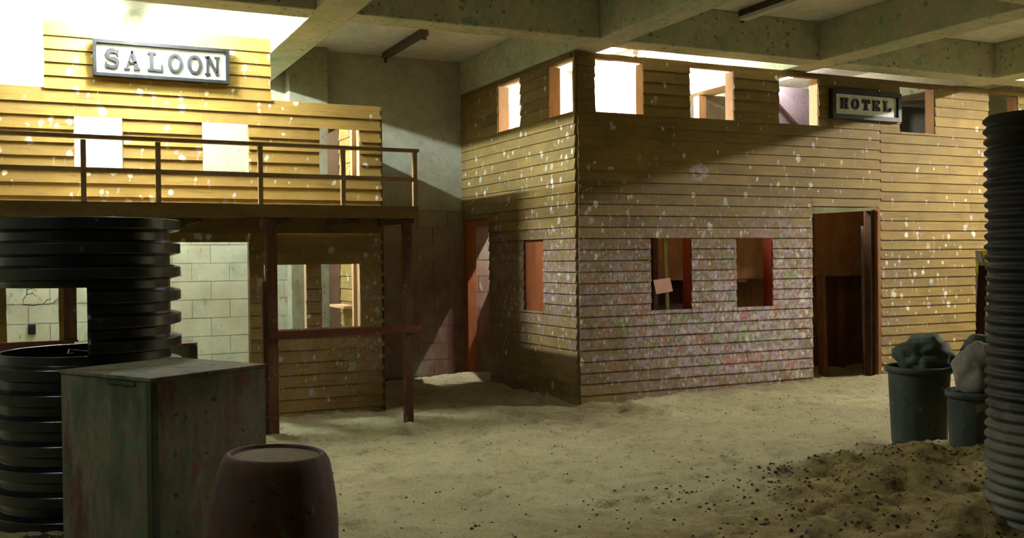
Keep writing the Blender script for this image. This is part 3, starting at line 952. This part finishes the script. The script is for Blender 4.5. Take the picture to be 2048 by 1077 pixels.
tube('branch', p2, [0.005 - 0.0004 * k for k in range(10)], M['twig'], tw, 6)
for k in (2, 4, 5):
    q = pts[k]
    tube('branch', [q, q + Vector((0.05, 0, 0.015)), q + Vector((0.08, 0.01, -0.02))], [0.004, 0.003, 0.002], M['twig'], tw, 5)
for k in (4, 6, 8):
    q = p2[k]
    tube('branch', [q, q + Vector((0.03, 0, 0.035)), q + Vector((0.07, 0, 0.05))], [0.003, 0.003, 0.002], M['twig'], tw, 5)

# ------------------------------------------------------------------ the near corrugated pipe with its sawn-out slot
def rib_profile(z0, z1, first, pitch, r0, r1, flat, slope):
    pr = [(r0, z0)]
    zs = []
    z = first
    while z > z0:
        z -= pitch
    while z < z1 + pitch:
        zs.append(z)
        z += pitch
    for c in zs:
        for dz, r in ((-flat / 2 - slope, r0), (-flat / 2 - slope * 0.3, r0 + (r1 - r0) * 0.75), (-flat / 2, r1), (flat / 2, r1), (flat / 2 + slope * 0.3, r0 + (r1 - r0) * 0.75), (flat / 2 + slope, r0)):
            if z0 < c + dz < z1:
                pr.append((r, c + dz))
    pr.append((pr[-1][0], z1))
    return pr


pipe = empty('corrugated_pipe', (-4.994, -2.348, 0.0), -YAW)
tag(pipe, 'wide black ribbed plastic pipe standing upright with a slot sawn out of its side', 'pipe')
prof = rib_profile(-0.08, 1.872, 1.684, 0.152, 0.522, 0.588, 0.062, 0.018)
prof = sorted(set(prof + [(0.522, 1.03), (0.522, 1.445)]), key=lambda q: q[1])


def slot(a, z):
    d = math.degrees(a)
    d = d - 360 if d > 180 else d
    return 1.03 < z < 1.445 and not (-67 < d < 80)


body = lathe('pipe_wall', prof, M['plastic'], pipe, seg=120, smooth=False, skip=slot)
sol = body.modifiers.new('wall', 'SOLIDIFY')
sol.thickness = 0.014
sol.offset = -1
bv = body.modifiers.new('bevel', 'BEVEL')
bv.width = 0.004
bv.segments = 1
bv.limit_method = 'ANGLE'
body.data.polygons.foreach_set('use_smooth', [True] * len(body.data.polygons))
body.data.set_sharp_from_angle(angle=math.radians(35))
tube('loose_strap', [(0.16, -0.545, 1.06), (0.10, -0.50, 1.045), (0.02, -0.30, 1.055), (0.12, -0.2, 1.03), (0.22, -0.46, 1.12)], 0.006, M['plastic'], pipe, 6)

# the tall narrow hose-like pipe on the right
pr2 = empty('corrugated_pipe', (-0.08, -5.592, 0.0), -YAW)
tag(pr2, 'tall narrow dusty black corrugated pipe standing at the right edge on the earth heap', 'pipe')
pf = rib_profile(-0.05, 2.385, 2.36, 0.0605, 0.302, 0.322, 0.014, 0.017)
def squirm(a, z):
    return 0.004 * math.sin(3 * a + z * 2.1) + 0.003 * math.sin(a * 2 + z * 17)
b2 = lathe('pipe_wall', pf, M['plastic_dusty'], pr2, seg=72, smooth=True, wob=squirm)
s2 = b2.modifiers.new('wall', 'SOLIDIFY')
s2.thickness = 0.01
s2.offset = -1

# ------------------------------------------------------------------ crates
def crate(name, label, loc, rz, lx, ly, h, mat, ply=0.02, lid_over=0.0):
    t = empty(name, loc, rz)
    tag(t, label, 'crate')
    b = -0.04
    box('side_panel', 0, lx, 0, ply, b, h - ply, mat, t)
    box('side_panel', 0, lx, ly - ply, ly, b, h - ply, mat, t)
    box('side_panel', 0, ply, ply, ly - ply, b, h - ply, mat, t)
    box('side_panel', lx - ply, lx, ply, ly - ply, b, h - ply, mat, t)
    box('lid', -lid_over, lx + lid_over, -lid_over, ly + lid_over, h - ply + 0.001, h, mat, t, bev=0.005)
    return t


# local x runs from the near corner to the right corner, local y to the left corner
cr = crate('plywood_crate', 'tall mossy plywood crate between the wide ribbed pipe and the barrel', (-4.794, -4.43, 0), math.radians(30.5), 0.70, 0.74, 1.05, M['crate'], 0.022, 0.006)
box('corner_batten', -0.007, 0.03, -0.009, -0.001, -0.04, 1.02, M['crate_edge'], cr)
box('corner_batten', -0.009, -0.001, -0.009, 0.03, -0.04, 1.02, M['crate_edge'], cr)
box('top_edge_strip', -0.006, -0.001, 0.12, 0.34, 1.005, 1.024, M['crate_edge'], cr)
cr2 = crate('low_crate', 'dark wooden crate standing behind the wide ribbed pipe before the saloon porch', (-5.02, -1.40, 0), 0.0, 0.84, 0.62, 0.965, M['crate'], 0.02, 0.01)
box('corner_batten', 0.80, 0.848, -0.012, -0.001, -0.04, 0.94, M['crate_edge'], cr2)

# ------------------------------------------------------------------ barrel
ba = empty('barrel', (-4.372, -5.02, -0.02), math.radians(10))
tag(ba, 'squat red-brown barrel in the foreground in front of the mossy crate', 'barrel')
ba.rotation_euler = (math.radians(1.5), math.radians(2.0), 0.3)
H = 0.78
pb = []
for k in range(25):
    f = k / 24
    pb.append((0.208 + 0.070 * math.sin(math.pi * (0.06 + 0.90 * f)) ** 0.85, f * H))
pb[-1] = (pb[-1][0] - 0.008, H - 0.004)
pb += [(pb[-1][0] - 0.012, H + 0.003), (pb[-1][0] - 0.022, H + 0.001), (pb[-1][0] - 0.026, H - 0.014)]
stv = lathe('staves', pb, M['barrel'], ba, seg=64, wob=lambda a, z: 0.0022 * abs(math.sin(a * 9)))
lathe('head', [(pb[-1][0] + 0.003, H - 0.012), (0.10, H - 0.010), (0.0, H - 0.009)], M['barrel_top'], ba, seg=48)
for z in (0.10, 0.22):
    rr = 0.208 + 0.070 * math.sin(math.pi * (0.06 + 0.90 * z / H)) ** 0.85
    hoop = lathe('hoop', [(rr + 0.001, z - 0.02), (rr + 0.006, z - 0.02), (rr + 0.007, z + 0.02), (rr + 0.002, z + 0.02)], M['barrel'], ba, seg=64)
    sub(hoop, stv)

# ------------------------------------------------------------------ bins with sacks
def rubbish_bin(label, loc, r_top, r_bot, h):
    t = empty('rubbish_bin', loc)
    tag(t, label, 'bin', 'bins on the earth heap')
    bo = lathe('body', [(0.0, 0.0), (r_bot, 0.0), (r_bot + 0.01, 0.03), (r_top, h - 0.05), (r_top, h), (r_top - 0.012, h), (r_bot - 0.004, 0.04), (0, 0.03)], M['bin'], t, seg=48,
          wob=lambda a, z: 0.004 * math.sin(a * 2 + 1) + 0.003 * math.sin(a * 14) * (1 if z < h - 0.08 else 0))
    rm = lathe('rim', [(r_top + 0.002, h - 0.045), (r_top + 0.018, h - 0.04), (r_top + 0.022, h - 0.005), (r_top + 0.012, h + 0.008), (r_top - 0.016, h + 0.006), (r_top - 0.014, h - 0.01)], M['bin'], t, seg=48)
    sub(rm, bo)
    return t


def sack(label, loc, sx, sy, sz, mat, seed, rz=0.0, fold=0.25):
    bm = bmesh.new()
    bmesh.ops.create_icosphere(bm, subdivisions=4, radius=1.0)
    for v in bm.verts:
        n = v.co.normalized()
        d = noise.fractal(n * 1.4 + Vector((seed, 0, 0)), 1.0, 2.0, 4) * fold
        cr_ = abs(noise.noise(n * 2.6 + Vector((0, seed, 0)))) * fold * 0.7
        q = n * (1 + d - cr_)
        v.co = Vector((q.x * sx, q.y * sy, max(q.z, -0.55) * sz))
    me = bpy.data.meshes.new('sack')
    bm.to_mesh(me)
    bm.free()
    me.polygons.foreach_set('use_smooth', [True] * len(me.polygons))
    me.materials.append(mat)
    o = bpy.data.objects.new('sack', me)
    o.location = loc
    o.rotation_euler = (0, 0, rz)
    link(o)
    return tag(o, label, 'sack', 'sacks on the bins')


g1, g2 = heap_h(0.95, -3.77), heap_h(0.771, -4.448)
rubbish_bin('grey-green rubbish bin, the left one on the earth heap', (0.96, -3.75, g1 - 0.01), 0.232, 0.195, 0.72 - g1)
rubbish_bin('grey rubbish bin beside the tall narrow pipe, half hidden by it', (0.771, -4.448, g2 - 0.01), 0.205, 0.185, 0.62 - g2)
sack('crumpled dark green sack slumped over the left bin', (1.08, -3.71, 0.775), 0.265, 0.215, 0.19, M['sack_dark'], 3.0, 0.2)
sack('small dark sack bunched up behind the pale sack', (1.30, -4.04, 0.80), 0.15, 0.15, 0.18, M['sack_dark'], 9.0, 0.9)
sack('pale grey sack with pink stains bulging out of the right bin', (0.80, -4.44, 0.73), 0.20, 0.195, 0.225, M['sack_pale'], 5.5, 0.4, 0.2)

# ------------------------------------------------------------------ dark pebbles strewn over the sand
def pebbles(name, label, n, region, smin, smax, mat, cat, bias=None, sd=5):
    rnd = random.Random(sd)
    vs, fs = [], []
    base_v = [(1, 0, 0), (0, 1, 0), (-1, 0, 0), (0, -1, 0), (0, 0, 0.8), (0, 0, -0.6)]
    base_f = [(0, 1, 4), (1, 2, 4), (2, 3, 4), (3, 0, 4), (1, 0, 5), (2, 1, 5), (3, 2, 5), (0, 3, 5)]
    k = 0
    while k < n:
        x, y = rnd.uniform(region[0], region[1]), rnd.uniform(region[2], region[3])
        if bias and rnd.random() > bias(x, y):
            k += 1
            continue
        s = rnd.uniform(smin, smax)
        z = ground(x, y)
        b = len(vs)
        a = rnd.uniform(0, 6.28)
        for (p, q, r) in base_v:
            p, q = p * rnd.uniform(0.7, 1.2), q * rnd.uniform(0.7, 1.2)
            vs.append((x + s * (p * math.cos(a) - q * math.sin(a)), y + s * (p * math.sin(a) + q * math.cos(a)), z + s * r * rnd.uniform(0.6, 1.0)))
        fs += [tuple(b + i for i in f) for f in base_f]
        k += 1
    o = mesh_obj(name, vs, fs, mat, None, origin=(0, 0, 0))
    return tag(o, label, cat, kind='stuff')


pebbles('pebbles', 'small dark pebbles and spent shells strewn over the sand', 1100, (-4.0, 5.0, -6.5, -0.3), 0.004, 0.013, M['pebble'], 'pebbles')
pebbles('earth_clods', 'dark crumbs of earth over the heap and the trodden foreground', 2600, (-3.2, 2.2, -6.8, -3.6), 0.006, 0.019, M['pebble'], 'earth',
        bias=lambda x, y: 0.15 + 0.85 * min(1, heap_h(x, y) / 0.06), sd=11)
pebbles('rubble', 'grey rubble and litter at the foot of the wide ribbed pipe', 500, (-5.8, -5.15, -3.35, -2.95), 0.012, 0.035, M['pebble'], 'rubble', sd=17)
